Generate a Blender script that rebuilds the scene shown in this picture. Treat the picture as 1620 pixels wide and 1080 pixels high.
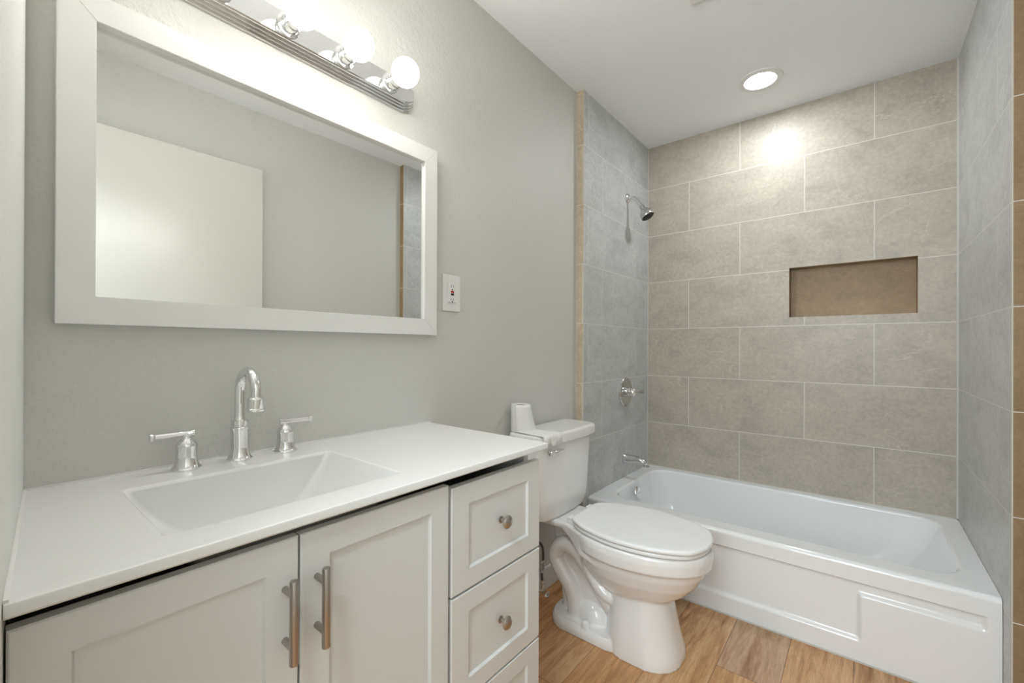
import bpy, bmesh, math, random
from mathutils import Vector, Matrix
for o in list(bpy.data.objects): bpy.data.objects.remove(o, do_unlink=True)
S = bpy.context.scene
COL = S.collection
# ------------------------------------------------------------ camera
CAM = Vector((0.0545, -1.1278, 1.1165)); YAW = 0.6833; PITCH = 0.002; ROLL = 0.0035; FPX = 680.78; PY = 548.07
cd = bpy.data.cameras.new('camera'); cam = bpy.data.objects.new('camera', cd); COL.objects.link(cam)
cd.sensor_width = 36; cd.sensor_fit = 'HORIZONTAL'; cd.lens = FPX / 1620 * 36
cd.shift_y = (PY - 540) / 1620; cd.clip_start = 0.01
F = Vector((math.cos(YAW), math.sin(YAW), 0)); Rr = Vector((math.sin(YAW), -math.cos(YAW), 0)); U = Vector((0, 0, 1))
F2 = F * math.cos(PITCH) + U * math.sin(PITCH); U2 = -F * math.sin(PITCH) + U * math.cos(PITCH)
R3 = Rr * math.cos(ROLL) + U2 * math.sin(ROLL); U3 = -Rr * math.sin(ROLL) + U2 * math.cos(ROLL)
m = Matrix((R3, U3, -F2)).transposed().to_4x4(); m.translation = CAM
cam.matrix_world = m
S.camera = cam
# ------------------------------------------------------------ world, lights, exposure
w = bpy.data.worlds.new('world'); S.world = w; w.use_nodes = True
w.node_tree.nodes['Background'].inputs[0].default_value = (.9, .93, 1, 1)
w.node_tree.nodes['Background'].inputs[1].default_value = 0.3
S.view_settings.view_transform = 'Standard'; S.view_settings.look = 'None'
S.view_settings.exposure = 0.7; S.view_settings.gamma = 1; S.view_settings.use_curve_mapping = False
BULB_E, BULB_C = 74.0, (1, .98, .925)
DOWN_E, DOWN_C = 85.0, (.92, .98, 1)
HALL_W, HALL_C = 18.5, (.84, .94, 1)
ld = bpy.data.lights.new('hall_fill_panel', 'AREA'); ld.shape = 'RECTANGLE'; ld.size = .9; ld.size_y = 1.2; ld.energy = HALL_W; ld.color = HALL_C  # added fill lamp in the unseen hall; there is no window here
lo = bpy.data.objects.new('hall_fill_panel', ld); COL.objects.link(lo); lo.location = (-1.34, -1.0, 1.45); lo.rotation_euler = (math.radians(90), 0, math.radians(-90))
ld = bpy.data.lights.new('hall_fill_overhead', 'AREA'); ld.shape = 'DISK'; ld.size = .5; ld.energy = HALL_W * .85; ld.color = HALL_C  # second added fill lamp, overhead in the hall, not a known fixture
lo = bpy.data.objects.new('hall_fill_overhead', ld); COL.objects.link(lo); lo.location = (-.6, -1.05, 2.43)
# ------------------------------------------------------------ dimensions (metres)
YW = .0435; XB = 2.8955; L = 1.472; XT = 2.029; XTR = 1.979; CH = 2.463; FZ = -.03; YR = -1.5165
Z0 = .620; RP = .3113; TW = .6126; TUBZ = .329; XTUB = 2.079
CT = .855; CB = .838; YC = -.457
def wallx(y): return .1005 + (y - YW) * (.1005 - .067) / .5005
# ------------------------------------------------------------ materials
def mat(name, col=(.8, .8, .8), rough=.5, metal=0, coat=0, spec=None):
    m = bpy.data.materials.new(name); m.use_nodes = True
    b = m.node_tree.nodes['Principled BSDF']
    b.inputs['Base Color'].default_value = (*col, 1); b.inputs['Roughness'].default_value = rough
    b.inputs['Metallic'].default_value = metal; b.inputs['Coat Weight'].default_value = coat; b.inputs['Coat Roughness'].default_value = .05
    if spec is not None: b.inputs['Specular IOR Level'].default_value = spec
    return m
def nd(m, t, **k):
    n = m.node_tree.nodes.new(t)
    for a, v in k.items():
        if a in n.inputs.keys(): n.inputs[a].default_value = v
        else: setattr(n, a, v)
    return n
def ln(m, a, b): m.node_tree.links.new(a, b)
def bump(m, h, strength, dist=.001, nrm=None):
    b = m.node_tree.nodes['Principled BSDF']; n = nd(m, 'ShaderNodeBump', Strength=strength, Distance=dist)
    ln(m, h, n.inputs['Height']); ln(m, n.outputs[0], b.inputs['Normal']); return n
def noise(m, vec, scale, detail=4, rough=.5, dist=0):
    n = nd(m, 'ShaderNodeTexNoise', Scale=scale, Detail=detail, Roughness=rough, Distortion=dist); ln(m, vec, n.inputs['Vector']); return n
def pos(m): return nd(m, 'ShaderNodeNewGeometry').outputs['Position']
def mix(m, fac, a, b, mode='MIX'):
    n = nd(m, 'ShaderNodeMix', data_type='RGBA', blend_type=mode)
    for s, v in ((n.inputs[0], fac), (n.inputs[6], a), (n.inputs[7], b)):
        if hasattr(v, 'links'): ln(m, v, s)
        elif isinstance(v, tuple): s.default_value = (*v, 1)
        else: s.default_value = v
    return n.outputs[2]
def ramp(m, fac, stops):
    n = nd(m, 'ShaderNodeValToRGB'); e = n.color_ramp.elements
    while len(e) < len(stops): e.new(.5)
    for x, (p, c) in zip(e, stops): x.position = p; x.color = (*c, 1) if isinstance(c, tuple) else (c, c, c, 1)
    ln(m, fac, n.inputs[0]); return n.outputs[0]

def textured_paint(name, col, rough=.55, st=.35):
    m = mat(name, col, rough); p = pos(m)
    a = noise(m, p, 150, 3, .6); b = noise(m, p, 60, 2, .5)
    mx = nd(m, 'ShaderNodeMath', operation='ADD'); ln(m, a.outputs[0], mx.inputs[0]); ln(m, b.outputs[0], mx.inputs[1])
    bump(m, mx.outputs[0], st, .002)
    return m
M = {}
M['paint'] = textured_paint('greige_wall_paint', (.635, .627, .592), .45, .8)
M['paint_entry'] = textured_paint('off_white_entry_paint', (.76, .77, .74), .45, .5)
M['ceiling'] = textured_paint('white_ceiling_paint', (.90, .915, .925), .7, .2)
M['trimwhite'] = mat('white_trim_paint', (.78, .78, .76), .35)
M['cabinet'] = mat('white_cabinet_paint', (.68, .68, .67), .38)
M['frame'] = mat('white_mirror_frame', (.80, .79, .77), .4)
M['top'] = mat('white_vanity_top', (.80, .80, .79), .22, coat=.3)
M['porcelain'] = mat('white_porcelain', (.85, .84, .83), .08, coat=.5)
M['enamel'] = mat('white_tub_enamel', (.87, .88, .89), .12, coat=.4)
M['seat'] = mat('white_seat_plastic', (.86, .86, .86), .25)
M['chrome'] = mat('chrome', (.82, .82, .82), .06, 1)
M['steelchrome'] = mat('satin_chrome', (.62, .62, .62), .16, 1)
M['nickel'] = mat('brushed_nickel', (.42, .39, .36), .28, 1)
M['mirror'] = mat('mirror_silver', (.88, .89, .88), .0, 1)
M['dark'] = mat('dark_gap', (.02, .02, .02), .8)
M['black'] = mat('black_plastic', (.015, .015, .015), .45)
M['red'] = mat('red_plastic', (.45, .03, .02), .4)
M['plastic'] = mat('white_plastic', (.80, .79, .77), .3)
M['caulk'] = mat('pale_grout', (.62, .61, .57), .7)
M['paper'] = mat('toilet_paper', (.82, .81, .79), .95)
M['door'] = mat('door_paint', (.66, .65, .60), .28)
M['braid'] = mat('braided_steel', (.12, .12, .12), .4, .7)
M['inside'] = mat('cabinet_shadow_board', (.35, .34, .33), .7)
def emis(name, c, e):
    m = bpy.data.materials.new(name); m.use_nodes = True; nt = m.node_tree; nt.nodes.clear()
    a = nt.nodes.new('ShaderNodeEmission'); o = nt.nodes.new('ShaderNodeOutputMaterial'); a.inputs[0].default_value = (*c, 1); a.inputs[1].default_value = e
    nt.links.new(a.outputs[0], o.inputs[0]); return m
M['bulb'] = emis('lit_bulb_glass', BULB_C, BULB_E)
def dome(m, e):
    # frosted globe, its glow dimmed towards the wall to keep the wall from overexposing
    nt = m.node_tree; g = nt.nodes.new('ShaderNodeNewGeometry'); d = nt.nodes.new('ShaderNodeVectorMath'); d.operation = 'DOT_PRODUCT'
    d.inputs[1].default_value = (0, -1, 0); nt.links.new(g.outputs['True Normal'], d.inputs[0])
    r_ = nt.nodes.new('ShaderNodeMapRange'); r_.interpolation_type = 'SMOOTHSTEP'
    r_.inputs['From Min'].default_value = -.38; r_.inputs['From Max'].default_value = 1.0; r_.inputs['To Min'].default_value = e * .035; r_.inputs['To Max'].default_value = e
    nt.links.new(d.outputs['Value'], r_.inputs['Value'])
    nt.links.new(r_.outputs[0], [n for n in nt.nodes if n.type == 'EMISSION'][0].inputs[1])
dome(M['bulb'], BULB_E)
M['led'] = emis('lit_led_diffuser', DOWN_C, DOWN_E)

def tile(name, axis, u0, off, base=(.55, .555, .55), z0=Z0):
    m = mat(name, base, .38); p = pos(m); sp = nd(m, 'ShaderNodeSeparateXYZ'); ln(m, p, sp.inputs[0])
    def M1(op, a, b):
        n = nd(m, 'ShaderNodeMath', operation=op)
        for i, v in enumerate((a, b)):
            if hasattr(v, 'links'): ln(m, v, n.inputs[i])
            else: n.inputs[i].default_value = v
        return n.outputs[0]
    s = M1('SUBTRACT', sp.outputs['X'], u0) if axis == 'x' else M1('SUBTRACT', M1('MULTIPLY', sp.outputs['Y'], -1), u0)
    v = M1('SUBTRACT', sp.outputs['Z'], z0)
    cb = nd(m, 'ShaderNodeCombineXYZ'); ln(m, s, cb.inputs[0]); ln(m, v, cb.inputs[1])
    # shift by 20 tile lengths / 10 rows so coordinates stay positive
    ad = nd(m, 'ShaderNodeVectorMath', operation='ADD'); ln(m, cb.outputs[0], ad.inputs[0]); ad.inputs[1].default_value = (TW * 20, RP * 10, 0)
    br = nd(m, 'ShaderNodeTexBrick', offset=off, offset_frequency=2, squash=1.0)
    br.inputs['Scale'].default_value = 1; br.inputs['Mortar Size'].default_value = .0016; br.inputs['Mortar Smooth'].default_value = .2
    br.inputs['Bias'].default_value = 0; br.inputs['Brick Width'].default_value = TW; br.inputs['Row Height'].default_value = RP
    br.inputs['Color1'].default_value = (.0, .0, .0, 1); br.inputs['Color2'].default_value = (1, 1, 1, 1)
    br.inputs['Mortar'].default_value = (.5, .5, .5, 1)
    ln(m, ad.outputs[0], br.inputs['Vector'])
    # each tile gets its own cut of the stone pattern
    sc = nd(m, 'ShaderNodeVectorMath', operation='MULTIPLY'); ln(m, br.outputs['Color'], sc.inputs[0]); sc.inputs[1].default_value = (7.3, 3.1, 5.7)
    pa = nd(m, 'ShaderNodeVectorMath', operation='ADD'); ln(m, p, pa.inputs[0]); ln(m, sc.outputs[0], pa.inputs[1])
    st = nd(m, 'ShaderNodeVectorMath', operation='MULTIPLY'); ln(m, pa.outputs[0], st.inputs[0]); st.inputs[1].default_value = (1, 1, 1.6)
    cloud = noise(m, st.outputs[0], 5, 6, .62, .6)
    fine = noise(m, pa.outputs[0], 55, 5, .7)
    vein = noise(m, st.outputs[0], 2.6, 5, .6, 1.4)
    dark = tuple(c * .86 for c in base); light = tuple(min(1, c * 1.09) for c in base)
    c1 = ramp(m, cloud.outputs[0], [(.32, dark), (.5, base), (.70, light)])
    fr = ramp(m, fine.outputs[0], [(.3, .85), (.7, 1.11)])
    c2 = mix(m, 1.0, c1, fr, 'MULTIPLY')
    vr = ramp(m, vein.outputs[0], [(.0, 0.), (.490, 0.), (.5, .42), (.510, 0.), (1, 0.)])
    mk = noise(m, pa.outputs[0], 3.5, 2, .5); mr = ramp(m, mk.outputs[0], [(.5, 0.), (.62, 1.)])
    vm = mix(m, 1.0, vr, mr, 'MULTIPLY')
    c3 = mix(m, vm, c2, tuple(min(1, c * 1.55) for c in base))
    c4 = mix(m, br.outputs['Fac'], c3, (.76, .74, .70))
    b = m.node_tree.nodes['Principled BSDF']; ln(m, c4, b.inputs['Base Color'])
    inv = M1('SUBTRACT', 1, br.outputs['Fac']); h = M1('ADD', M1('MULTIPLY', inv, 1.5), fine.outputs[0])
    bump(m, h, .35, .0012)
    return m
M['tile_back'] = tile('stone_tile_back_warm_lit', 'y', .5613, .478, (.51, .455, .385))  # same stone as the side walls, with warm light painted into its colour
M['tile_left'] = tile('stone_tile_left', 'x', 2.69, .741)
M['tile_right'] = tile('stone_tile_right', 'x', 2.62, .741)
M['tile_edge'] = tile('stone_tile_edge_warm_lit', 'y', .30, .5, (.60, .50, .38))  # same stone again, warm lit tone put into the colour
M['tile_edge_b'] = tile('stone_tile_edge_shaded', 'y', .30, .5, (.31, .21, .11))  # darker copy of the other edge, shaded brown put into the colour
M['tile_niche'] = tile('stone_tile_niche_warm_shade', 'y', 1.36, .0, (.33, .22, .11), 1.27)  # warm, dim light of the recess painted into the tile colour
def wood():
    m = mat('oak_plank_floor', (.4, .25, .13), .42); p = pos(m)
    ad = nd(m, 'ShaderNodeVectorMath', operation='ADD'); ln(m, p, ad.inputs[0]); ad.inputs[1].default_value = (1.22 * 4 - 1.733 + .0, .193 * 20 + .333 + .0, 0)
    br = nd(m, 'ShaderNodeTexBrick', offset=.37, offset_frequency=2)
    br.inputs['Scale'].default_value = 1; br.inputs['Mortar Size'].default_value = .0009; br.inputs['Mortar Smooth'].default_value = .1
    br.inputs['Brick Width'].default_value = 1.22; br.inputs['Row Height'].default_value = .193
    br.inputs['Color1'].default_value = (0, 0, 0, 1); br.inputs['Color2'].default_value = (1, 1, 1, 1); br.inputs['Mortar'].default_value = (.5, .5, .5, 1)
    ln(m, ad.outputs[0], br.inputs['Vector'])
    sc = nd(m, 'ShaderNodeVectorMath', operation='MULTIPLY'); ln(m, br.outputs['Color'], sc.inputs[0]); sc.inputs[1].default_value = (5.3, 9.1, 0)
    pa = nd(m, 'ShaderNodeVectorMath', operation='ADD'); ln(m, p, pa.inputs[0]); ln(m, sc.outputs[0], pa.inputs[1])
    st = nd(m, 'ShaderNodeVectorMath', operation='MULTIPLY'); ln(m, pa.outputs[0], st.inputs[0]); st.inputs[1].default_value = (1, 9, 1)
    g1 = noise(m, st.outputs[0], 3.0, 6, .62, 1.1); g2 = noise(m, st.outputs[0], 22, 4, .7, .3)
    c1 = ramp(m, g1.outputs[0], [(.30, (.36, .155, .05)), (.48, (.59, .325, .15)), (.70, (.73, .46, .25))])
    c2 = mix(m, 1, c1, ramp(m, g2.outputs[0], [(.3, .80), (.7, 1.12)]), 'MULTIPLY')
    tone = ramp(m, br.outputs['Color'], [(0, (.88, .78, .66)), (.5, (1, .98, .92)), (1, (.86, .98, 1.2))])
    c3 = mix(m, 1, c2, tone, 'MULTIPLY')
    kn = nd(m, 'ShaderNodeTexVoronoi', Scale=2.3); st2 = nd(m, 'ShaderNodeVectorMath', operation='MULTIPLY'); ln(m, pa.outputs[0], st2.inputs[0]); st2.inputs[1].default_value = (1, 2.2, 1); ln(m, st2.outputs[0], kn.inputs['Vector'])
    c4 = mix(m, ramp(m, kn.outputs['Distance'], [(.0, .75), (.05, .35), (.10, 0.)]), c3, (.10, .05, .03))
    c5 = mix(m, br.outputs['Fac'], c4, (.09, .055, .03))
    ln(m, c5, m.node_tree.nodes['Principled BSDF'].inputs['Base Color'])
    bump(m, g2.outputs[0], .12, .001)
    return m
M['wood'] = wood()
# ------------------------------------------------------------ helpers
LOC = {}
def finish(bm, ang=35):
    if ang == 0:
        bmesh.ops.recalc_face_normals(bm, faces=bm.faces)
        for f in bm.faces: f.smooth = False
        return
    bmesh.ops.remove_doubles(bm, verts=bm.verts, dist=1e-6)
    bmesh.ops.recalc_face_normals(bm, faces=bm.faces)
    for f in bm.faces: f.smooth = True
    for e in bm.edges:
        if len(e.link_faces) == 2 and e.calc_face_angle(0) > math.radians(ang): e.smooth = False
def obj(name, bm, material, parent=None, ang=35, recalc=True, wn=None):
    """link bm (vertices in world coordinates) as one mesh object"""
    if recalc: finish(bm, ang)
    me = bpy.data.meshes.new(name); o = bpy.data.objects.new(name, me); COL.objects.link(o)
    if parent is not None:
        off = LOC[parent.name]; bmesh.ops.translate(bm, verts=bm.verts, vec=-off); o.parent = parent
        LOC[o.name] = off
    else:
        lo = Vector((min(v.co.x for v in bm.verts), min(v.co.y for v in bm.verts), min(v.co.z for v in bm.verts)))
        hi = Vector((max(v.co.x for v in bm.verts), max(v.co.y for v in bm.verts), max(v.co.z for v in bm.verts)))
        off = Vector(((lo.x + hi.x) / 2, (lo.y + hi.y) / 2, lo.z)); bmesh.ops.translate(bm, verts=bm.verts, vec=-off)
        o.location = off; LOC[o.name] = off
    bm.to_mesh(me); bm.free()
    if wn is None: wn = name in ('countertop', 'door', 'drawer', 'frame_bar', 'cover_plate', 'tank_lid', 'seat_lid', 'seat', 'receptacle', 'cover_frame', 'hinge', 'tub_body')
    if wn: wm = o.modifiers.new('normals', 'WEIGHTED_NORMAL'); wm.keep_sharp = True
    for mm in (material if isinstance(material, (list, tuple)) else [material]): me.materials.append(mm)
    return o
def thing(name, label, cat, loc, group=None):
    o = bpy.data.objects.new(name, None); COL.objects.link(o); o.location = loc; o.empty_display_size = .05
    o['label'] = label; o['category'] = cat
    if group: o['group'] = group
    LOC[o.name] = Vector(loc); return o
def tag(o, label, cat, group=None):
    o['label'] = label; o['category'] = cat
    if group: o['group'] = group
    return o
def struct(name, bm, mt, **k):
    k.setdefault('ang', 0); o = obj(name, bm, mt, **k); o['kind'] = 'structure'; return o
def box(bm, x0, x1, y0, y1, z0, z1):
    v = [bm.verts.new((x, y, z)) for z in (z0, z1) for x, y in ((x0, y0), (x1, y0), (x1, y1), (x0, y1))]
    fs = []
    for q in ((0, 3, 2, 1), (4, 5, 6, 7), (0, 1, 5, 4), (1, 2, 6, 5), (2, 3, 7, 6), (3, 0, 4, 7)): fs.append(bm.faces.new([v[i] for i in q]))
    return v, fs
def bbox(x0, x1, y0, y1, z0, z1, bev=0, seg=2):
    bm = bmesh.new(); box(bm, x0, x1, y0, y1, z0, z1)
    if bev: bmesh.ops.bevel(bm, geom=list(bm.edges), offset=bev, segments=seg, affect='EDGES', profile=.6)
    return bm
def loft(bm, rings, cap0=True, cap1=True, closed=True, mi=0):
    vs = [[bm.verts.new(p) for p in r] for r in rings]
    n = len(vs[0])
    for a, b in zip(vs, vs[1:]):
        for i in range(n if closed else n - 1):
            j = (i + 1) % n
            try: bm.faces.new((a[i], a[j], b[j], b[i])).material_index = mi
            except ValueError: pass
    if cap0: bm.faces.new(vs[0][::-1]).material_index = mi
    if cap1: bm.faces.new(vs[-1]).material_index = mi
    return vs
def rrect(x0, x1, y0, y1, r, n=8):
    """rounded rectangle in 2D, counter-clockwise; 4*n points"""
    out = []
    for cx, cy, a0 in ((x1 - r, y1 - r, 0), (x0 + r, y1 - r, 90), (x0 + r, y0 + r, 180), (x1 - r, y0 + r, 270)):
        for k in range(n):
            a = math.radians(a0 + 90 * k / (n - 1)); out.append((cx + r * math.cos(a), cy + r * math.sin(a)))
    return out
def lathe(bm, prof, org, axis=(0, 0, 1), n=32, cap=True):
    """prof: list of (radius, height along axis)"""
    ax = Vector(axis).normalized(); t = Vector((1, 0, 0)) if abs(ax.x) < .9 else Vector((0, 1, 0))
    u = ax.cross(t).normalized(); v = ax.cross(u); o = Vector(org); rings = []
    for r, h in prof:
        rings.append([o + ax * h + (u * math.cos(2 * math.pi * i / n) + v * math.sin(2 * math.pi * i / n)) * max(r, 1e-5) for i in range(n)])
    return loft(bm, rings, cap, cap)
def tube(bm, pts, rad, n=16, cap=True, flat=None):
    pts = [Vector(p) for p in pts]; rings = []; prev = None
    for i, p in enumerate(pts):
        t = (pts[min(i + 1, len(pts) - 1)] - pts[max(i - 1, 0)]).normalized()
        if prev is None:
            a = Vector((0, 0, 1)) if abs(t.z) < .9 else Vector((1, 0, 0)); u = t.cross(a).normalized()
        else: u = (prev - t * prev.dot(t)).normalized()
        prev = u; v = t.cross(u); r = rad[i] if isinstance(rad, (list, tuple)) else rad
        rings.append([p + (u * math.cos(2 * math.pi * k / n) + v * math.sin(2 * math.pi * k / n)) * r for k in range(n)])
    return loft(bm, rings, cap, cap)
def spline(ctrl, n=10):
    P = [Vector(c) for c in ctrl]; P = [2 * P[0] - P[1]] + P + [2 * P[-1] - P[-2]]; out = []
    for i in range(1, len(P) - 2):
        for k in range(n):
            t = k / n; a, b, c, d = P[i - 1:i + 3]
            out.append(.5 * ((2 * b) + (c - a) * t + (2 * a - 5 * b + 4 * c - d) * t * t + (3 * b - a - 3 * c + d) * t ** 3))
    out.append(P[-2]); return out
def quad(bm, pts, mi=0):
    f = bm.faces.new([bm.verts.new(p) for p in pts]); f.material_index = mi; return f
# ------------------------------------------------------------ room shell
bm = bmesh.new(); box(bm, -1.5, XB + .3, YR - .2, .25, FZ - .12, FZ); struct('floor', bm, M['wood'])
bm = bmesh.new(); box(bm, -1.5, XB + .3, YR - .2, .25, CH, CH + .12); struct('ceiling', bm, M['ceiling'])
# vanity wall: painted part, plus tiled part standing proud
bm = bmesh.new(); box(bm, -.03, XT, YW, YW + .14, FZ, CH); struct('wall_left_side', bm, M['paint'])
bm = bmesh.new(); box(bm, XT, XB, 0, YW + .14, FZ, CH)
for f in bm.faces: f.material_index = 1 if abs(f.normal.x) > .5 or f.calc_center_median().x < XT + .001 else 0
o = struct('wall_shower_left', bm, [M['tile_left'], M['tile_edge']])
bm = bmesh.new(); box(bm, -.03, XTR, YR - .14, YR, FZ, CH); struct('wall_opposite', bm, M['paint'])
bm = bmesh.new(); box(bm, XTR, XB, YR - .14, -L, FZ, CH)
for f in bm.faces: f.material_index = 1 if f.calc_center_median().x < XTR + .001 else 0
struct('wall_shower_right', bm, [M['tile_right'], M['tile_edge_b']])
# back wall with the niche cut in
NY0, NY1, NZ0, NZ1, ND = -.81, -1.335, 1.29, 1.565, .085
bm = bmesh.new(); x0, x1 = XB, XB + .25; ya, yb = YR - .14, YW + .14
def P(x, y, z): return (x, y, z)
for (a, b, c, d) in ((ya, yb, FZ, NZ0), (ya, yb, NZ1, CH), (ya, NY1, NZ0, NZ1), (NY0, yb, NZ0, NZ1)):
    quad(bm, [P(x0, b, c), P(x0, a, c), P(x0, a, d), P(x0, b, d)])
xi = XB + ND
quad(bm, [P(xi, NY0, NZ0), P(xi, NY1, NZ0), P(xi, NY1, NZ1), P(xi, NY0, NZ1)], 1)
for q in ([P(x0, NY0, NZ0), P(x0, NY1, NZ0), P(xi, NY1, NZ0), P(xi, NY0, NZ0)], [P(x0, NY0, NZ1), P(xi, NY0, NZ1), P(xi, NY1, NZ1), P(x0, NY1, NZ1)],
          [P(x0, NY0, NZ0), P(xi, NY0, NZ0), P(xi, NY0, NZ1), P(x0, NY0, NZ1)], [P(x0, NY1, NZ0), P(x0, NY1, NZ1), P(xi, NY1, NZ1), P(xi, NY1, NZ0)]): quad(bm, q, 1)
quad(bm, [P(x1, ya, FZ), P(x1, yb, FZ), P(x1, yb, CH), P(x1, ya, CH)])
quad(bm, [P(x0, yb, FZ), P(x0, yb, CH), P(x1, yb, CH), P(x1, yb, FZ)]); quad(bm, [P(x0, ya, FZ), P(x1, ya, FZ), P(x1, ya, CH), P(x0, ya, CH)])
quad(bm, [P(x0, ya, CH), P(x1, ya, CH), P(x1, yb, CH), P(x0, yb, CH)]); quad(bm, [P(x0, ya, FZ), P(x0, yb, FZ), P(x1, yb, FZ), P(x1, ya, FZ)])
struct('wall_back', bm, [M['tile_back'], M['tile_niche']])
# entry wall: short slightly skewed piece beside the vanity, doorway, header
DY0, DY1, DZ = -.66, -1.47, 2.09
def skew(y0, y1, z0, z1, th=.12):
    bm = bmesh.new(); v, _ = box(bm, 0, 1, y1, y0, z0, z1)
    for q in v: q.co.x = wallx(q.co.y) if q.co.x > .5 else wallx(q.co.y) - th
    return bm
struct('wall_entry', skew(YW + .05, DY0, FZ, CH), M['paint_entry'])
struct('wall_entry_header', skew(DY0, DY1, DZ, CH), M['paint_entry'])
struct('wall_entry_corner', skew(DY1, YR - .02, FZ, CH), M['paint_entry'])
# hall beyond the doorway (behind the camera)
bm = bmesh.new(); box(bm, -1.5, -1.38, YR - .2, .25, FZ, CH); struct('wall_hall_far', bm, M['paint'])
bm = bmesh.new(); box(bm, -1.38, -.03, .13, .25, FZ, CH); struct('wall_hall_side', bm, M['paint'])
bm = bmesh.new(); box(bm, -1.38, -.03, YR - .2, YR - .08, FZ, CH); struct('wall_hall_end', bm, M['paint'])
# open door lying against the opposite wall (seen in the mirror)
bm = bbox(.115, 1.020, YR + .022, YR + .058, FZ + .012, 2.115, .002, 1)
dr = struct('door_1', bm, M['door'])
bm = bmesh.new(); lathe(bm, [(.028, 0), (.028, .006), (.012, .008), (.010, .03), (.024, .04), (.028, .055), (.022, .068), (0, .072)], (1.0, YR + .058, .90), (0, 1, 0), 24)
obj('door_knob', bm, M['nickel'], dr)
# baseboards
bm = bbox(1.03, XT, YW - .012, YW, FZ, .075, .003, 1); struct('baseboard_left', bm, M['trimwhite'])
bm = bbox(1.07, XTR, YR, YR + .012, FZ, .075, .003, 1); struct('baseboard_right', bm, M['trimwhite'])
# grout / caulk lines in the shower corners and along the tile edges
def strip(name, *a): struct(name, bbox(*a), M['caulk'])
strip('trim_1', XB - .004, XB, -.004, 0, TUBZ, CH)
strip('trim_2', XB - .004, XB, -L, -L + .006, TUBZ, CH)
strip('trim_3', XT - .0012, XT + .003, -.0012, .002, FZ, CH)
strip('trim_4', XT - .002, XT, YW - .003, YW, FZ, CH)
strip('trim_5', XTR - .0012, XTR + .003, -L - .002, -L + .0012, FZ, CH)
strip('trim_6', XB - .004, XB, -L, 0, TUBZ, TUBZ + .004)
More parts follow.
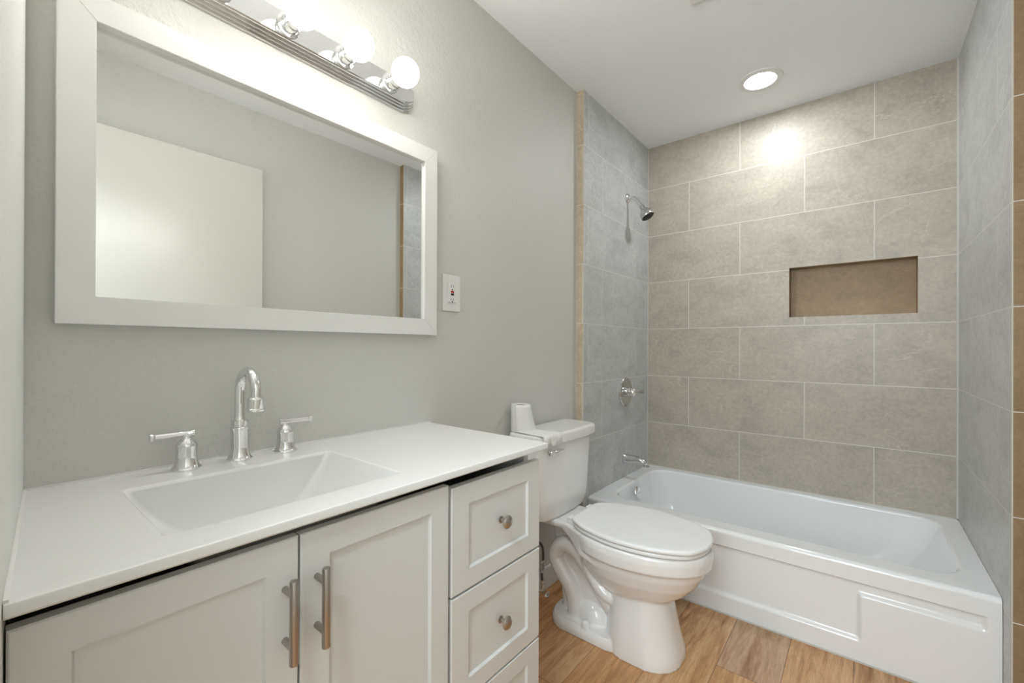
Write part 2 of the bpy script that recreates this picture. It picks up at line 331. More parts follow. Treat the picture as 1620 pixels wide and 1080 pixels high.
# ------------------------------------------------------------ bathtub
def tub():
    t = thing('bathtub', 'white alcove bathtub with a panelled apron, between the grey tiled walls', 'bathtub', ((XTUB + XB) / 2, -L / 2, FZ))
    X0, X1, Y0, Y1 = XTUB, XB - .001, -L + .001, -.001
    bm = bmesh.new(); rings = []
    def R(x0, x1, y0, y1, r, z): rings.append([(x, y, z) for x, y in rrect(x0, x1, y0, y1, r, 10)])
    R(X0 + .012, X1, Y0, Y1, .002, .255)
    R(X0, X1, Y0, Y1, .002, .262)
    for a in range(0, 91, 15):
        s, c = math.sin(math.radians(a)), math.cos(math.radians(a))
        R(X0 + .018 * (1 - c), X1, Y0, Y1, .002, TUBZ - .018 + .018 * s)
    o0, o1, p0, p1 = X0 + .108, XB - .058, -L + .075, -.082      # opening
    b0, b1, q0, q1 = X0 + .20, XB - .13, -L + .36, -.17         # floor of the tub
    R(o0 - .012, o1 + .012, p0 - .012, p1 + .012, .11, TUBZ + .0)
    for a in (20, 45, 70, 90):
        s, c = math.sin(math.radians(a)), math.cos(math.radians(a))
        k = .012 * s - .012; R(o0 + k, o1 - k, p0 + k, p1 - k, .11, TUBZ - .012 * (1 - c))
    for i in range(1, 13):
        t_ = i / 12; e = t_ ** 2.2 * .55 + t_ * .45
        zz = TUBZ - .012 - .27 * math.sin(t_ * math.pi / 2) ** 1.1
        f = lambda a, b, e=e: a + (b - a) * e
        R(f(o0, b0), f(o1, b1), f(p0, q0), f(p1, q1), .11 + .0 * t_, zz)
    loft(bm, rings, False, True)
    body = obj('tub_body', bm, M['enamel'], t, ang=50)
    # apron: height field with the recessed panel
    def sd(y, z):
        # signed distance to the recessed polygon (negative inside)
        def bx(ya, yb, za, zb):
            dx = max(ya - y, y - yb); dz = max(za - z, z - zb)
            return math.hypot(max(dx, 0), max(dz, 0)) + min(max(dx, dz), 0)
        return min(bx(-1.127, -.06, .045, .27), bx(-1.440, -.5, .212, .27))
    bm = bmesh.new(); ny, nz = 300, 66; g = []
    for i in range(ny + 1):
        y = Y1 + (Y0 - Y1) * i / ny; row = []
        for k in range(nz + 1):
            z = FZ + (.300 - FZ) * k / nz; d = sd(y, z); s = min(1, max(0, (d + .014) / .014)); s = s * s * (3 - 2 * s)
            row.append(bm.verts.new((XTUB + .001 + .013 * (1 - s), y, z)))
        g.append(row)
    for i in range(ny):
        for k in range(nz): bm.faces.new((g[i][k], g[i + 1][k], g[i + 1][k + 1], g[i][k + 1]))
    back = [bm.verts.new((XTUB + .05, y, z)) for y, z in ((Y1, FZ), (Y0, FZ), (Y0, .30), (Y1, .30))]
    bm.faces.new(back); bm.faces.new([g[i][0] for i in range(ny, -1, -1)] + [back[0], back[1]])
    bm.faces.new([g[i][nz] for i in range(ny + 1)] + [back[2], back[3]])
    bm.faces.new([g[0][k] for k in range(nz + 1)] + [back[3], back[0]]); bm.faces.new([g[ny][k] for k in range(nz, -1, -1)] + [back[1], back[2]])
    obj('apron', bm, M['enamel'], t, ang=60)
    # overflow plate on the drain-end wall of the basin
    bm = bmesh.new(); nrm = Vector((0, -1, .32)).normalized()
    lathe(bm, [(.034, -.004), (.036, .003), (.034, .008), (.026, .010), (.0, .011)], (2.475, -.108, .268), nrm, 32)
    ov = obj('overflow_plate', bm, M['chrome'], t)
    bm = bmesh.new()
    for s in (-1, 1): lathe(bm, [(.004, .009), (.004, .0125), (0, .013)], Vector((2.475 + s * .013, -.108, .268)), nrm, 10)
    obj('screw', bm, M['steelchrome'], ov)
    bm = bmesh.new(); lathe(bm, [(.03, 0), (.03, .003), (.02, .005), (0, .004)], (2.475, -.24, TUBZ - .281), (0, 0, 1), 24); obj('drain', bm, M['chrome'], t)
    bm = bmesh.new(); box(bm, XTUB - .004, XTUB + .001, Y0, Y1, FZ, FZ + .005); obj('caulk_bead', bm, M['caulk'], t)
tub()
# ------------------------------------------------------------ toilet
TX = 1.664
def egg(Yb, Yf, hw, n=48, sq=2.3, wide=.45):
    """egg outline: back at Yb, front tip at Yf (distance from wall), widest part at `wide` of the length"""
    Ym = Yb + (Yf - Yb) * wide; out = []
    for i in range(n):
        a = 2 * math.pi * i / n; c, s = math.cos(a), math.sin(a)
        e = 2 / sq
        x = hw * abs(s) ** e * (1 if s >= 0 else -1)
        ln_ = (Yf - Ym) if c >= 0 else (Ym - Yb); p = abs(c) ** (e if c < 0 else 2 / 2.0) * (1 if c >= 0 else -1)
        if c >= 0: x = hw * abs(s) ** (2 / 2.1) * (1 if s >= 0 else -1)
        out.append((x, Ym + ln_ * p))
    return out
def tp(x, Y, z): return (TX + x, YW - Y, z)
def toilet():
    t = thing('toilet', 'white two-piece toilet with closed lid, between the vanity and the bathtub', 'toilet', (TX, YW - .40, FZ))
    bm = bmesh.new()
    def E(Yb, Yf, hw, z, **k): return [tp(x, y, z) for x, y in egg(Yb, Yf, hw, **k)]
    # bowl
    loft(bm, [E(.38, .58, .07, .165), E(.35, .63, .105, .19), E(.31, .68, .135, .225), E(.28, .715, .158, .265), E(.265, .738, .172, .305), E(.26, .746, .178, .334), E(.257, .762, .190, .338), E(.25, .766, .193, .375), E(.25, .763, .190, .395), E(.255, .755, .183, .399)])
    # pedestal
    def RR(x, y0, y1, r, z): return [tp(a, b, z) for a, b in rrect(-x, x, y0, y1, r, 10)]
    loft(bm, [RR(.128, .385, .668, .110, FZ), RR(.127, .385, .666, .110, .0), RR(.120, .388, .650, .105, .06), RR(.110, .392, .632, .095, .14), RR(.104, .395, .620, .09, .20), RR(.104, .38, .64, .09, .26)])
    # rear deck under the tank, flowing into the bowl
    loft(bm, [RR(.105, .035, .42, .03, .372), RR(.112, .03, .42, .03, .384), RR(.112, .03, .42, .03, .399)])
    loft(bm, [[tp(x, y, z) for x, y, z in r] for r in (
        [(-.10, .20, .374), (.10, .20, .374), (.10, .20, .395), (-.10, .20, .395)], [(-.12, .26, .350), (.12, .26, .350), (.12, .26, .395), (-.12, .26, .395)],
        [(-.15, .32, .31), (.15, .32, .31), (.15, .32, .395), (-.15, .32, .395)], [(-.165, .40, .30), (.165, .40, .30), (.165, .40, .395), (-.165, .40, .395)])])
    # foot flange and thin centre web
    loft(bm, [RR(.125, .135, .50, .10, FZ), RR(.124, .135, .50, .10, -.005), RR(.115, .145, .50, .09, .012)])
    loft(bm, [RR(.040, .17, .45, .03, .0), RR(.040, .15, .45, .03, .15), RR(.04, .11, .45, .03, .38)])
    # trapway: sump, climbing leg, weir, falling leg, outlet hump - bulging on both sides
    for s in (-1, 1):
        path = spline([(s * .040, .47, .085), (s * .048, .41, .115), (s * .052, .365, .165), (s * .052, .305, .235), (s * .052, .240, .285), (s * .052, .180, .280), (s * .050, .152, .225), (s * .050, .187, .165), (s * .050, .222, .125), (s * .048, .245, .06), (s * .048, .250, .0)], 6)
        tube(bm, [tp(*p) for p in path], [.034 if i > 16 else .034 + .0004 * (16 - i) for i in range(len(path))], 16)
        crest = spline([(s * .06, .30, .330), (s * .072, .315, .265), (s * .078, .350, .205), (s * .080, .405, .160), (s * .05, .47, .14)], 6)
        tube(bm, [tp(*p) for p in crest], .026, 14)
        bmx = bmesh.ops.create_uvsphere(bm, u_segments=20, v_segments=12, radius=1)['verts']
        for v in bmx: v.co = Vector(tp(s * .036 + v.co.x * .046, .315 + v.co.y * .080, .010 + v.co.z * .072))
    bowl = obj('bowl', bm, M['porcelain'], t, wn=False)
    r = bowl.modifiers.new('weld', 'REMESH'); r.mode = 'VOXEL'; r.voxel_size = .0045; r.use_smooth_shade = True
    sm = bowl.modifiers.new('soften', 'SMOOTH'); sm.factor = .6; sm.iterations = 4
    # bolt caps
    for s in (-1, 1):
        bm = bmesh.new(); lathe(bm, [(.0175, .0), (.0175, .012), (.014, .022), (.007, .026), (0, .027)], tp(s * .101, .325, .011), (0, 0, 1), 20); obj('bolt_cap', bm, M['seat'], t)
    # tank: tapers downward, bowed front
    def tank_ring(hw, y0, y1, bow, z, r=.028, n=8, m=9):
        pts = []
        # back corners then bowed front
        for k in range(n): a = math.radians(180 + 90 * k / (n - 1)); pts.append((-hw + r + r * math.cos(a), y0 + r + r * math.sin(a)))
        for k in range(n): a = math.radians(270 + 90 * k / (n - 1)); pts.append((hw - r + r * math.cos(a), y0 + r + r * math.sin(a)))
        for k in range(n): a = math.radians(0 + 90 * k / (n - 1)); pts.append((hw - r + r * math.cos(a), y1 - r + r * math.sin(a)))
        for k in range(1, m): u = 1 - 2 * k / m; pts.append(((hw - r) * u, y1))
        for k in range(n): a = math.radians(90 + 90 * k / (n - 1)); pts.append((-hw + r + r * math.cos(a), y1 - r + r * math.sin(a)))
        return [tp(x, y + (bow * (1 - (x / hw) ** 2) if y > (y0 + y1) / 2 else 0), z) for x, y in pts]
    bm = bmesh.new(); rg = []
    rg.append(tank_ring(.155, .040, .150, .012, .400)); rg.append(tank_ring(.172, .030, .163, .016, .403)); 
    for k in range(1, 9):
        u = k / 8; rg.append(tank_ring(.184 + .025 * u ** .8, .026, .168 + .012 * u, .022 - .008 * u, .410 + .310 * u))
    loft(bm, rg); obj('tank', bm, M['porcelain'], t, ang=60)
    bm = bmesh.new(); rg = []
    for hw, y0, y1, z in ((.205, .03, .178, .718), (.222, .018, .196, .720), (.225, .016, .199, .728), (.225, .016, .199, .752), (.222, .019, .196, .760), (.214, .028, .187, .765)):
        rg.append(tank_ring(hw, y0, y1, .010, z, .03))
    loft(bm, rg); lidt = obj('tank_lid', bm, M['porcelain'], t, ang=60)
    # flush lever on the front, near the vanity side
    fl_y = .191
    bm = bmesh.new(); lathe(bm, [(.014, -.006), (.014, .004), (.010, .012), (.0, .014)], tp(-.155, fl_y, .690), (0, -1, 0), 20)
    tube(bm, [tp(-.168, fl_y + .014, .684), tp(-.150, fl_y + .016, .690), tp(-.120, fl_y + .018, .694), tp(-.082, fl_y + .017, .692)], [.006, .010, .0085, .005], 12)
    obj('flush_lever', bm, M['chrome'], t)
    # seat and lid
    def slab(prof, z0, z1, rnd):
        bm = bmesh.new()
        def rr(ins, z):
            k = prof
            half = spline([(.0, k[0] + ins, 0), (.085, k[0] + ins, 0), (.118 - ins, k[0] + .016 + ins * .5, 0), (k[2] * .85 - ins, k[0] + .085, 0), (k[2] - ins, k[0] + .215, 0), (k[2] * .93 - ins, k[0] + .345, 0), (k[2] * .66 - ins * .8, k[1] - .048 - ins * .5, 0), (.055, k[1] - .008 - ins, 0), (0, k[1] - ins, 0)], 8)
            return [tp(p.x, p.y, z) for p in half] + [tp(-p.x, p.y, z) for p in half[-2:0:-1]]
        loft(bm, [rr(rnd, z0), rr(rnd * .3, z0 + rnd * .3), rr(0, z0 + rnd), rr(0, z1 - rnd), rr(rnd * .3, z1 - rnd * .3), rr(rnd, z1), rr(rnd * 3, z1 + .001)])
        return bm
    obj('seat', slab((.262, .757, .184), .402, .416, .004), M['seat'], t, ang=70)
    obj('seat_lid', slab((.258, .764, .188), .4175, .434, .006), M['seat'], t, ang=70)
    for s in (-1, 1):
        bm = bbox(TX + s * .075 - .02, TX + s * .075 + .02, YW - .272, YW - .232, .397, .424, .006, 3); obj('hinge', bm, M['seat'], t)
toilet()
# toilet paper roll standing on the tank lid with a loose sheet
def paper():
    c = Vector((1.487, .003 - .012, .765)); r, h = .040, .112
    t = thing('toilet_paper_roll', 'nearly used white toilet paper roll standing on the tank lid', 'toilet paper', c)
    bm = bmesh.new(); n = 32
    ring = lambda rad, z: [(c.x + rad * math.cos(2 * math.pi * i / n), c.y + rad * math.sin(2 * math.pi * i / n), c.z + z) for i in range(n)]
    loft(bm, [ring(.021, .0), ring(r, .0), ring(r, h), ring(.024, h), ring(.021, h - .001), ring(.021, 0)], False, False)
    obj('roll', bm, M['paper'], t)
    bm = bmesh.new(); loft(bm, [ring(.0195, .001), ring(.0208, .001), ring(.0208, h - .003), ring(.0195, h - .003), ring(.0195, .001)], False, False)
    obj('cardboard_core', bm, mat('cardboard', (.42, .34, .25), .9), t)
    # loose sheet: leaves the roll on its right side and fans down over the lid
    bm = bmesh.new(); g = []
    NU, NV = 22, 18
    for i in range(NU + 1):
        u = i / NU; row = []
        a = math.radians(185 + 125 * u)                      # angle round the roll, front side
        top = Vector((c.x + (r + .0015) * math.cos(a), c.y + (r + .0015) * math.sin(a), c.z + h))
        ft = Vector((TX - .222 + .128 * u, -.155 - .004 * math.sin(u * 9), .7665 + .001 * math.sin(u * 14)))    # end on the lid's front edge
        mid = Vector((c.x + (r + .003) * math.cos(a) + .022 * u * u, c.y + (r + .003) * math.sin(a) - .006, c.z + .0035))
        for k in range(NV + 1):
            v = k / NV
            if v < .5: p = top.lerp(mid, (v / .5)) + Vector((.012 * u * (v / .5) ** 2, 0, 0))
            elif v < .85:
                m0 = mid + Vector((.012 * u, 0, 0)); s = (v - .5) / .35; p = m0.lerp(ft, s); p.z = .7662 + (m0.z - .7662) * (1 - s) ** 3
            else:
                s = (v - .85) / .15; p = ft + Vector((0, -.008 * math.sin(s * 1.57), -.042 * s * s))
            row.append(bm.verts.new(p))
        g.append(row)
    for i in range(NU):
        for k in range(NV): bm.faces.new((g[i][k], g[i + 1][k], g[i + 1][k + 1], g[i][k + 1]))
    o = obj('loose_sheet', bm, M['paper'], t, ang=80)
    s = o.modifiers.new('thickness', 'SOLIDIFY'); s.thickness = .0008
paper()
# water supply valve and hose beside the toilet
def supply():
    v = Vector((1.618, YW - .075, .045))
    t = thing('water_supply_valve', 'chrome shutoff valve with dark braided hose, on the wall behind the toilet', 'valve', (v.x, YW, v.z))
    bm = bmesh.new(); lathe(bm, [(.028, 0), (.026, .006), (.010, .010), (.008, .05), (.013, .052), (.013, .085), (.0, .087)], (v.x, YW, v.z), (0, -1, 0), 20); obj('stub_pipe', bm, M['chrome'], t)
    bm = bmesh.new(); lathe(bm, [(.010, -.02), (.011, .0), (.011, .03), (.008, .032), (.008, .045), (0, .046)], v, (0, 0, 1), 16); obj('valve_body', bm, M['chrome'], t)
    bm = bmesh.new(); bmesh.ops.create_uvsphere(bm, u_segments=16, v_segments=10, radius=.017)
    for q in bm.verts: q.co = Vector((q.co.x * 1.1, q.co.y * .45, q.co.z * .75)) + v + Vector((0, -.028, -.012))
    obj('valve_handle', bm, M['chrome'], t)
    bm = bmesh.new(); pts = spline([v + Vector((0, 0, .04)), v + Vector((-.004, .0, .08)), v + Vector((.014, .005, .13)), v + Vector((.012, .012, .19)), v + Vector((-.05, .02, .24)), v + Vector((-.10, .02, .28)), v + Vector((-.10, .01, .365))], 8)
    tube(bm, pts, .0055, 10); obj('braided_hose', bm, M['braid'], t)
    bm = bbox(v.x - .022, v.x + .008, v.y - .010, v.y - .0095, v.z + .085, v.z + .135); tg = obj('paper_tag', bm, M['paper'], t)
    bm = bmesh.new()
    for k in range(6): box(bm, v.x - .018, v.x - .002 + .004 * (k % 2), v.y - .0104, v.y - .0100, v.z + .092 + .006 * k, v.z + .0945 + .006 * k)
    obj('printed_lines', bm, M['black'], tg)
supply()
# ------------------------------------------------------------ vanity
def shaker(x0, x1, z0, z1, y, stile=.055, th=.018, rec=.007, rail=None):
    bm = bmesh.new(); rail = rail or stile
    def q(ix, iz, yy): return [(x0 + ix, yy, z0 + iz), (x1 - ix, yy, z0 + iz), (x1 - ix, yy, z1 - iz), (x0 + ix, yy, z1 - iz)]
    loft(bm, [q(0, 0, y + th), q(0, 0, y + .002), q(.002, .002, y), q(stile, rail, y), q(stile + .003, rail + .003, y + rec), q(stile + .0045, rail + .0045, y + rec)])
    return bm
def vanity():
    XR = 1.026; YF = -.437
    t = thing('vanity_cabinet', 'white shaker vanity cabinet with two doors and three drawers, under the mirror', 'cabinet', (.55, -.2, FZ))
    # carcass
    bm = bmesh.new()
    for a in ((.075, XR - .002, YF + .020, YF + .040, .045, .800), (XR - .020, XR - .002, YF + .040, YW - .002, .045, CB), (.072, .092, YF + .040, YW - .002, .045, CB), (.092, XR - .020, YW - .012, YW - .002, .045, CB), (.092, XR - .020, YF + .040, YW - .012, .045, .063)): box(bm, *a)
    for q in bm.verts:
        if q.co.x < .5: q.co.x = wallx(q.co.y) + .002
    obj('carcass', bm, M['cabinet'], t)
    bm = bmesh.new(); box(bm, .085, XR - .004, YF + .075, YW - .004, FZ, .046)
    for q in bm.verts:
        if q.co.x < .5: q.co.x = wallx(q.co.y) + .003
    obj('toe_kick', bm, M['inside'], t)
    HN = []
    for x0, x1, hx in ((.0705, .3705, .350), (.3740, .6900, .400)):
        d = obj('door', shaker(x0, x1, .055, .818, YF, .048, rail=.046), M['cabinet'], t, ang=20)
        bm = bmesh.new(); yb = YF - .031
        lathe(bm, [(.0, -.063), (.0062, -.0628), (.0066, -.0618), (.0066, .0618), (.0062, .0628), (0, .063)], (hx, yb, .7025), (0, 0, 1), 20)
        for s in (-1, 1): lathe(bm, [(.0052, 0), (.0052, .031)], (hx, YF, .7025 + s * .0395), (0, -1, 0), 16)
        obj('handle', bm, M['nickel'], d)
    for z0, z1 in ((.570, .808), (.322, .565), (.075, .317)):
        d = obj('drawer', shaker(.6985, XR, z0, z1, YF, .052, rail=.045), M['cabinet'], t, ang=20)
        bm = bmesh.new(); kz = (z0 + z1) / 2 + .003
        lathe(bm, [(.0085, 0), (.0085, .002), (.0045, .004), (.0042, .013), (.009, .017), (.0150, .0205), (.0155, .023), (.0125, .027), (.007, .0292), (0, .030)], (.862, YF, kz), (0, -1, 0), 28)
        # slightly oval head
        for q in bm.verts: q.co.z = kz + (q.co.z - kz) * 1.05
        obj('knob', bm, M['nickel'], d)
    # ---- top with integral basin
    bm = bmesh.new(); rings = []
    X1, Yb, Yf = 1.040, YW - .001, YC
    def R(x0, x1, y0, y1, r, z): rings.append([(x, y, z) for x, y in rrect(x0, x1, y0, y1, r, 10)])
    R(.200, .620, -.395, -.072, .016, CB); R(.07, X1 - .003, Yf + .003, Yb, .002, CB); R(.07, X1, Yf, Yb, .003, CB + .003); R(.07, X1, Yf, Yb, .003, CT - .005)
    R(.07, X1 - .0015, Yf + .0015, Yb, .003, CT - .0015); R(.07, X1 - .005, Yf + .005, Yb, .003, CT)
    a0, a1, b0, b1 = .213, .606, -.382, -.085; c0, c1, d0, d1 = .318, .480, -.285, -.150
    R(a0 - .004, a1 + .004, b0 - .004, b1 + .004, .016, CT)
    R(a0, a1, b0, b1, .014, CT - .0015); R(a0 + .003, a1 - .003, b0 + .003, b1 - .003, .013, CT - .006)
    for i in range(1, 13):
        s = i / 12; f = lambda a, b, e: a + (b - a) * e
        ex = s ** 1.15; ey = s ** 1.8
        R(f(a0 + .003, c0, ex), f(a1 - .003, c1, ex), f(b0 + .003, d0, ey), f(b1 - .003, d1, ey * .8), .013 + .02 * s, CT - .006 - .110 * (1 - (1 - s) ** 1.7))
    loft(bm, rings, False, True)
    for q in bm.verts:
        if q.co.x < .12: q.co.x = wallx(q.co.y) + .0003 + (q.co.x - .07)
    tp_ = obj('countertop', bm, M['top'], None, ang=28)
    tag(tp_, 'white vanity countertop with integral rectangular basin, on the cabinet', 'countertop')
    bm = bmesh.new(); lathe(bm, [(.021, 0), (.021, .002), (.016, .003), (.0, .002)], (.40, -.215, CT - .1155), (0, 0, 1), 24)
    o = obj('basin_drain', bm, M['chrome'], tp_)
    bm = bmesh.new(); box(bm, wallx(YW), 1.038, YW - .004, YW, CT - .001, CT + .003)
    v, _ = box(bm, 0, 1, YC + .004, YW - .004, CT - .001, CT + .0025)
    for q in v: q.co.x = wallx(q.co.y) + (.0045 if q.co.x > .5 else .0002)
    obj('caulk_bead', bm, M['frame'], tp_)
vanity()
def faucet():
    t = thing('faucet', 'chrome widespread faucet with gooseneck spout and two lever handles, behind the basin', 'faucet', (.431, -.012, CT))
    flange = [(.0265, 0), (.0265, .004), (.0235, .007), (.0215, .012), (.0200, .019), (.0190, .026)]
    x, y = .430, -.010
    bm = bmesh.new(); lathe(bm, flange + [(.0185, .03), (.0185, .070), (.0200, .071), (.0200, .0755), (.0165, .078), (.0165, .081), (.0178, .082), (.0178, .091), (.0125, .093), (.0115, .10)], (x, y, CT), (0, 0, 1), 36)
    pts = [(x, y, CT + .09), (x, y, CT + .115), (x, y, CT + .150)]
    R = .047; zc = CT + .158
    for a in range(180, -16, -12):
        pts.append((x, y - R - R * math.cos(math.radians(a)), zc + R * math.sin(math.radians(a))))
    e = Vector(pts[-1]); d = (e - Vector(pts[-2])).normalized()
    tube(bm, pts, [.0112 - .00005 * i for i in range(len(pts))], 24)
    sp = obj('spout', bm, M['chrome'], t, ang=40)
    bm = bmesh.new(); lathe(bm, [(.0128, -.004), (.0165, .0), (.0165, .020), (.0190, .0215), (.0190, .0255), (.0165, .026), (.0155, .024), (0, .024)], e, d, 28); obj('aerator', bm, M['chrome'], sp)
    for hx, s, da in ((.329, -1, .06), (.532, 1, -.10)):
        bm = bmesh.new(); hp = Vector((hx, y, CT))
        lathe(bm, flange + [(.0190, .030), (.0190, .0490), (.0200, .0495), (.0200, .0525), (.0170, .058), (.0110, .064), (.0085, .067), (.0080, .072), (.0095, .075)], hp, (0, 0, 1), 32)
        b = obj('handle', bm, M['chrome'], t, ang=40)
        dv = Vector((s, -abs(da) if s > 0 else da * .5, .0)).normalized(); st = hp + Vector((0, 0, .0755)) - dv * .013
        bm = bmesh.new(); lathe(bm, [(0, -.001), (.0078, .0), (.0078, .004), (.0068, .006), (.0058, .03), (.0058, .066), (.0080, .069), (.0080, .074), (0, .0755)], st, dv, 20); obj('lever', bm, M['chrome'], b)
faucet()
# ------------------------------------------------------------ mirror
def mirror():
    X0, X1, Z0_, Z1_ = .1365, 1.045, 1.158, 1.794; W = .0535; YFR = .014
    t = thing('wall_mirror', 'wide wall mirror with flat white mitred frame, above the vanity', 'mirror', ((X0 + X1) / 2, YW, Z0_))
    co = [(X0, Z0_), (X1, Z0_), (X1, Z1_), (X0, Z1_)]; ci = [(X0 + W, Z0_ + W), (X1 - W, Z0_ + W), (X1 - W, Z1_ - W), (X0 + W, Z1_ - W)]
    for i in range(4):
        j = (i + 1) % 4; a, b, c, d = co[i], co[j], ci[j], ci[i]; bm = bmesh.new()
        cen = Vector(((a[0] + b[0] + c[0] + d[0]) / 4, 0, (a[1] + b[1] + c[1] + d[1]) / 4))
        f = [bm.verts.new((p[0], YFR, p[1])) for p in (a, b, c, d)]; k = [bm.verts.new((p[0], YW - .0005, p[1])) for p in (a, b, c, d)]
        bm.faces.new(f); bm.faces.new(k[::-1])
        for u in range(4): bm.faces.new((f[u], k[u], k[(u + 1) % 4], f[(u + 1) % 4]))
        bmesh.ops.bevel(bm, geom=[e for e in bm.edges if all(v.co.y < YFR + .001 for v in e.verts)], offset=.0010, segments=2, affect='EDGES')
        obj('frame_bar', bm, M['frame'], t, ang=30)
    A = math.radians(-.60); xc = (X0 + X1) / 2; yg = YFR + .0145
    bm = bmesh.new(); box(bm, X0 + W - .004, X1 - W + .004, yg, yg + .003, Z0_ + W - .004, Z1_ - W + .004)
    for v in bm.verts: v.co.y += (v.co.x - xc) * math.tan(A)
    obj('mirror_glass', bm, M['mirror'], t)
mirror()
# ------------------------------------------------------------ vanity light
def vanity_light():
    zc, x0, x1 = 1.932, .283, .953
    t = thing('vanity_light', 'chrome bathroom light bar with round glowing bulbs, above the mirror', 'light fixture', ((x0 + x1) / 2, YW, zc))
    bm = bmesh.new(); rings = []
    def oc(ins, y):
        a, b, c = x0 + ins, x1 - ins, .048 - ins; h = .022 - ins * .4; k = .038 - ins * .3
        return [(a, y, zc - h + .0), (a + k * .35, y, zc - c + .008 - ins * .05), (a + k, y, zc - c), (b - k, y, zc - c), (b - k * .35, y, zc - c + .008 - ins * .05), (b, y, zc - h), (b, y, zc + h), (b - k * .35, y, zc + c - .008), (b - k, y, zc + c), (a + k, y, zc + c), (a + k * .35, y, zc + c - .008), (a, y, zc + h)]
    y = YW
    for ins, dy in ((0, 0), (0, -.008), (.002, -.010), (.005, -.010), (.005, -.016), (.007, -.018), (.010, -.018), (.010, -.024), (.012, -.026), (.015, -.026), (.015, -.034), (.018, -.037)):
        rings.append(oc(ins, y + dy))
    loft(bm, rings); obj('back_plate', bm, M['chrome'], t, ang=15)
    yb = YW - .037
    for i in range(4):
        bx = .389 + i * .1525
        bm = bmesh.new(); lathe(bm, [(.0290, 0), (.0290, .004), (.0225, .006), (.0215, .018), (.0235, .020), (.0235, .026), (.0210, .028), (.0205, .040), (.0, .040)], (bx, yb, zc), (0, -1, 0), 32)
        s = obj('lamp_socket', bm, M['chrome'], t)
        bm = bmesh.new(); R = .0405; n0 = .032
        prof = [(.0145, n0), (.0155, n0 + .006)]
        cy = n0 + .006 + math.sqrt(R * R - .0155 ** 2)
        a0 = math.asin(.0155 / R)
        for k in range(1, 17):
            a = a0 + (math.pi - a0) * k / 16; prof.append((R * math.sin(a), cy - R * math.cos(a)))
        lathe(bm, prof, (bx, yb, zc + .003), (0, -1, 0), 32); obj('bulb', bm, M['bulb'], t)
vanity_light()
# ------------------------------------------------------------ outlet
def outlet():
    xc, zc, hw, hh = 1.136, 1.3145, .0425, .0665
    t = thing('wall_outlet', 'white wall outlet with red and black test buttons, right of the mirror', 'outlet', (xc, YW, zc - hh))
    obj('cover_plate', bbox(xc - hw, xc + hw, YW - .006, YW, zc - hh, zc + hh, .003, 2), M['plastic'], t)
    f = obj('receptacle', bbox(xc - .0175, xc + .0175, YW - .0085, YW - .005, zc - .036, zc + .036, .001, 1), M['plastic'], t)
    y0, y1 = YW - .0090, YW - .0080
    obj('reset_button', bbox(xc - .0065, xc + .0065, YW - .0105, YW - .008, zc + .001, zc + .008), M['red'], f)
    obj('test_button', bbox(xc - .0065, xc + .0065, YW - .0105, YW - .008, zc - .0085, zc - .0015), M['black'], f)
    for s in (1, -1):
        z = zc + s * .022
        obj('blade_slot', bbox(xc - .0065, xc - .0045, y0, y1, z - .004 + .002 * s, z + .005 + .002 * s), M['black'], f)
        obj('blade_slot', bbox(xc + .0045, xc + .006, y0, y1, z - .003 + .002 * s, z + .004 + .002 * s), M['black'], f)
        bm = bmesh.new(); lathe(bm, [(.0026, 0), (.0026, .0012)], (xc, y1, z - .0095), (0, -1, 0), 12); obj('ground_hole', bm, M['black'], f)
    obj('edge_shadow_gap', bbox(xc - .017, xc + .017, y0, y1, zc - .0352, zc - .0345), M['dark'], f)
    for s in (-1, 1):
        bm = bmesh.new(); lathe(bm, [(.0028, 0), (.0028, .0012), (0, .0016)], (xc, YW - .006, zc + s * .048), (0, -1, 0), 12); obj('screw', bm, M['plastic'], t)
outlet()
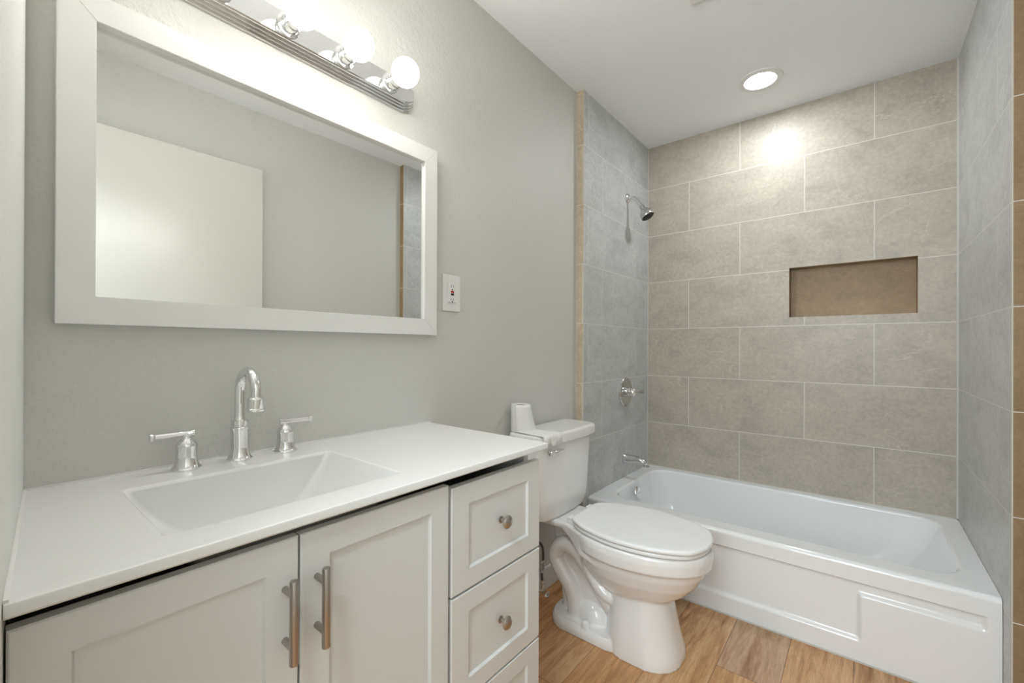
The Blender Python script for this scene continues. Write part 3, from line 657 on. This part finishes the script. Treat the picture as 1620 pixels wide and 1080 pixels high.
# ------------------------------------------------------------ shower fittings
def shower():
    x, z = 2.565, 2.040
    t = thing('shower_head', 'chrome shower head on a bent arm, high on the left tiled wall', 'shower head', (x, 0, z))
    bm = bmesh.new(); lathe(bm, [(.030, 0), (.030, .004), (.024, .010), (.012, .015), (.011, .02)], (x, 0, z), (0, -1, 0), 32); obj('wall_flange', bm, M['chrome'], t)
    pts = spline([(x, 0, z), (x, -.03, z - .001), (x, -.055, z - .018), (x, -.080, z - .052), (x, -.092, z - .070)], 6)
    bm = bmesh.new(); tube(bm, pts, .0115, 16); obj('shower_arm', bm, M['chrome'], t)
    d = Vector((.0, -.50, -.866)).normalized(); e = Vector(pts[-1]) - d * .008
    bm = bmesh.new(); lathe(bm, [(.0125, 0), (.0145, .003), (.0145, .018), (.012, .020), (.015, .026), (.024, .036), (.034, .052), (.039, .066), (.040, .082), (.038, .086), (.036, .084), (0, .084)], e, d, 32)
    h = obj('spray_head', bm, M['steelchrome'], t, ang=45)
    bm = bmesh.new(); lathe(bm, [(.035, .0845), (.035, .0875), (.03, .089), (0, .0895)], e, d, 28); 
    u = d.cross(Vector((1, 0, 0))).normalized(); w_ = d.cross(u)
    for rr, k in ((.012, 6), (.025, 12)):
        for i in range(k):
            a = 2 * math.pi * i / k; lathe(bm, [(.0018, .088), (.0014, .0925), (0, .093)], e + u * rr * math.cos(a) + w_ * rr * math.sin(a), d, 8)
    obj('nozzle_face', bm, M['black'], h)
    # mixing valve
    x, z = 2.540, .848
    t = thing('shower_valve', 'round chrome shower valve with lever handle, on the left tiled wall', 'shower valve', (x, 0, z - .09))
    bm = bmesh.new(); lathe(bm, [(.089, 0), (.089, .004), (.084, .010), (.072, .012), (.066, .009), (.030, .010), (.028, .020), (.0, .020)], (x, 0, z), (0, -1, 0), 48); e_ = obj('escutcheon', bm, M['steelchrome'], t)
    bm = bmesh.new(); lathe(bm, [(.026, .012), (.026, .028), (.020, .034), (.020, .042), (.027, .046), (.027, .058), (.020, .068), (.010, .074), (.0, .075)], (x, 0, z), (0, -1, 0), 32)
    h = obj('handle_hub', bm, M['chrome'], t)
    bm = bmesh.new(); dv = Vector((1, -.12, -.02)).normalized()
    lathe(bm, [(.010, .015), (.0075, .030), (.0065, .038), (.0095, .042), (.0065, .046), (.0070, .06), (.0105, .098), (.0105, .106), (0, .108)], (x, -.056, z), dv, 20); obj('lever', bm, M['steelchrome'], h)
    # tub spout
    x, z = 2.527, .444
    t = thing('tub_spout', 'chrome tub spout with diverter knob, on the tiled wall above the tub rim', 'tub spout', (x, 0, z))
    bm = bmesh.new(); rings = []; n = 24
    for yy, zz, rx, rz in ((0, 0, .029, .029), (-.008, 0, .029, .029), (-.010, 0, .026, .027), (-.05, .001, .0245, .0245), (-.09, .003, .023, .021), (-.115, .001, .022, .019), (-.130, -.006, .0205, .018)):
        rings.append([(x + rx * math.cos(2 * math.pi * i / n), yy, z + zz + rz * math.sin(2 * math.pi * i / n)) for i in range(n)])
    for a in (30, 60, 90):
        ca, sa = math.cos(math.radians(a)), math.sin(math.radians(a))
        rings.append([(x + .019 * math.cos(2 * math.pi * i / n), -.130 - .012 * sa - .0 + .016 * math.sin(2 * math.pi * i / n) * sa * 1.0 - 0, z - .006 - .022 * (1 - ca) + .017 * math.sin(2 * math.pi * i / n) * ca) for i in range(n)])
    loft(bm, rings); obj('spout_body', bm, M['steelchrome'], t, ang=50)
    bm = bmesh.new(); lathe(bm, [(.004, 0), (.004, .010), (.008, .012), (.009, .016), (.006, .020), (0, .021)], (x, -.118, z + .017), (0, 0, 1), 16); obj('diverter_knob', bm, M['steelchrome'], t)
shower()
# ------------------------------------------------------------ ceiling fittings
def ceiling_bits():
    x, y = 2.512, -.728
    t = thing('recessed_light', 'round recessed ceiling light, lit white, above the bathtub', 'ceiling light', (x, y, CH))
    bm = bmesh.new(); lathe(bm, [(.070, 0), (.0705, .006), (.086, .007), (.098, .004), (.100, .0)], (x, y, CH), (0, 0, -1), 48, False); obj('trim_ring', bm, M['plastic'], t)
    bm = bmesh.new(); lathe(bm, [(.0, .0), (.070, .0), (.0705, .0045), (.0, .0055)], (x, y, CH), (0, 0, -1), 48, False); obj('diffuser', bm, M['led'], t)
    x1, y1 = 1.795, -.605; s = .27; z = CH
    t = thing('exhaust_vent', 'white square ceiling exhaust fan cover with slats, cut off by the photo top', 'vent', (x1 - s / 2, y1 - s / 2, CH))
    bm = bmesh.new()
    def q(i, zz): return [(x1 - s + i, y1 - s + i, zz), (x1 - i, y1 - s + i, zz), (x1 - i, y1 - i, zz), (x1 - s + i, y1 - i, zz)]
    loft(bm, [q(0, z), q(0, z - .006), q(.006, z - .016), q(.03, z - .018), q(.033, z - .012)], False, True); obj('cover_frame', bm, M['plastic'], t, ang=20)
    bm = bmesh.new()
    for k in range(14):
        yy = y1 - .036 - k * .0153; box(bm, x1 - s + .033, x1 - .033, yy - .009, yy, z - .0175, z - .0135)
    obj('louvre', bm, M['plastic'], t)
ceiling_bits()
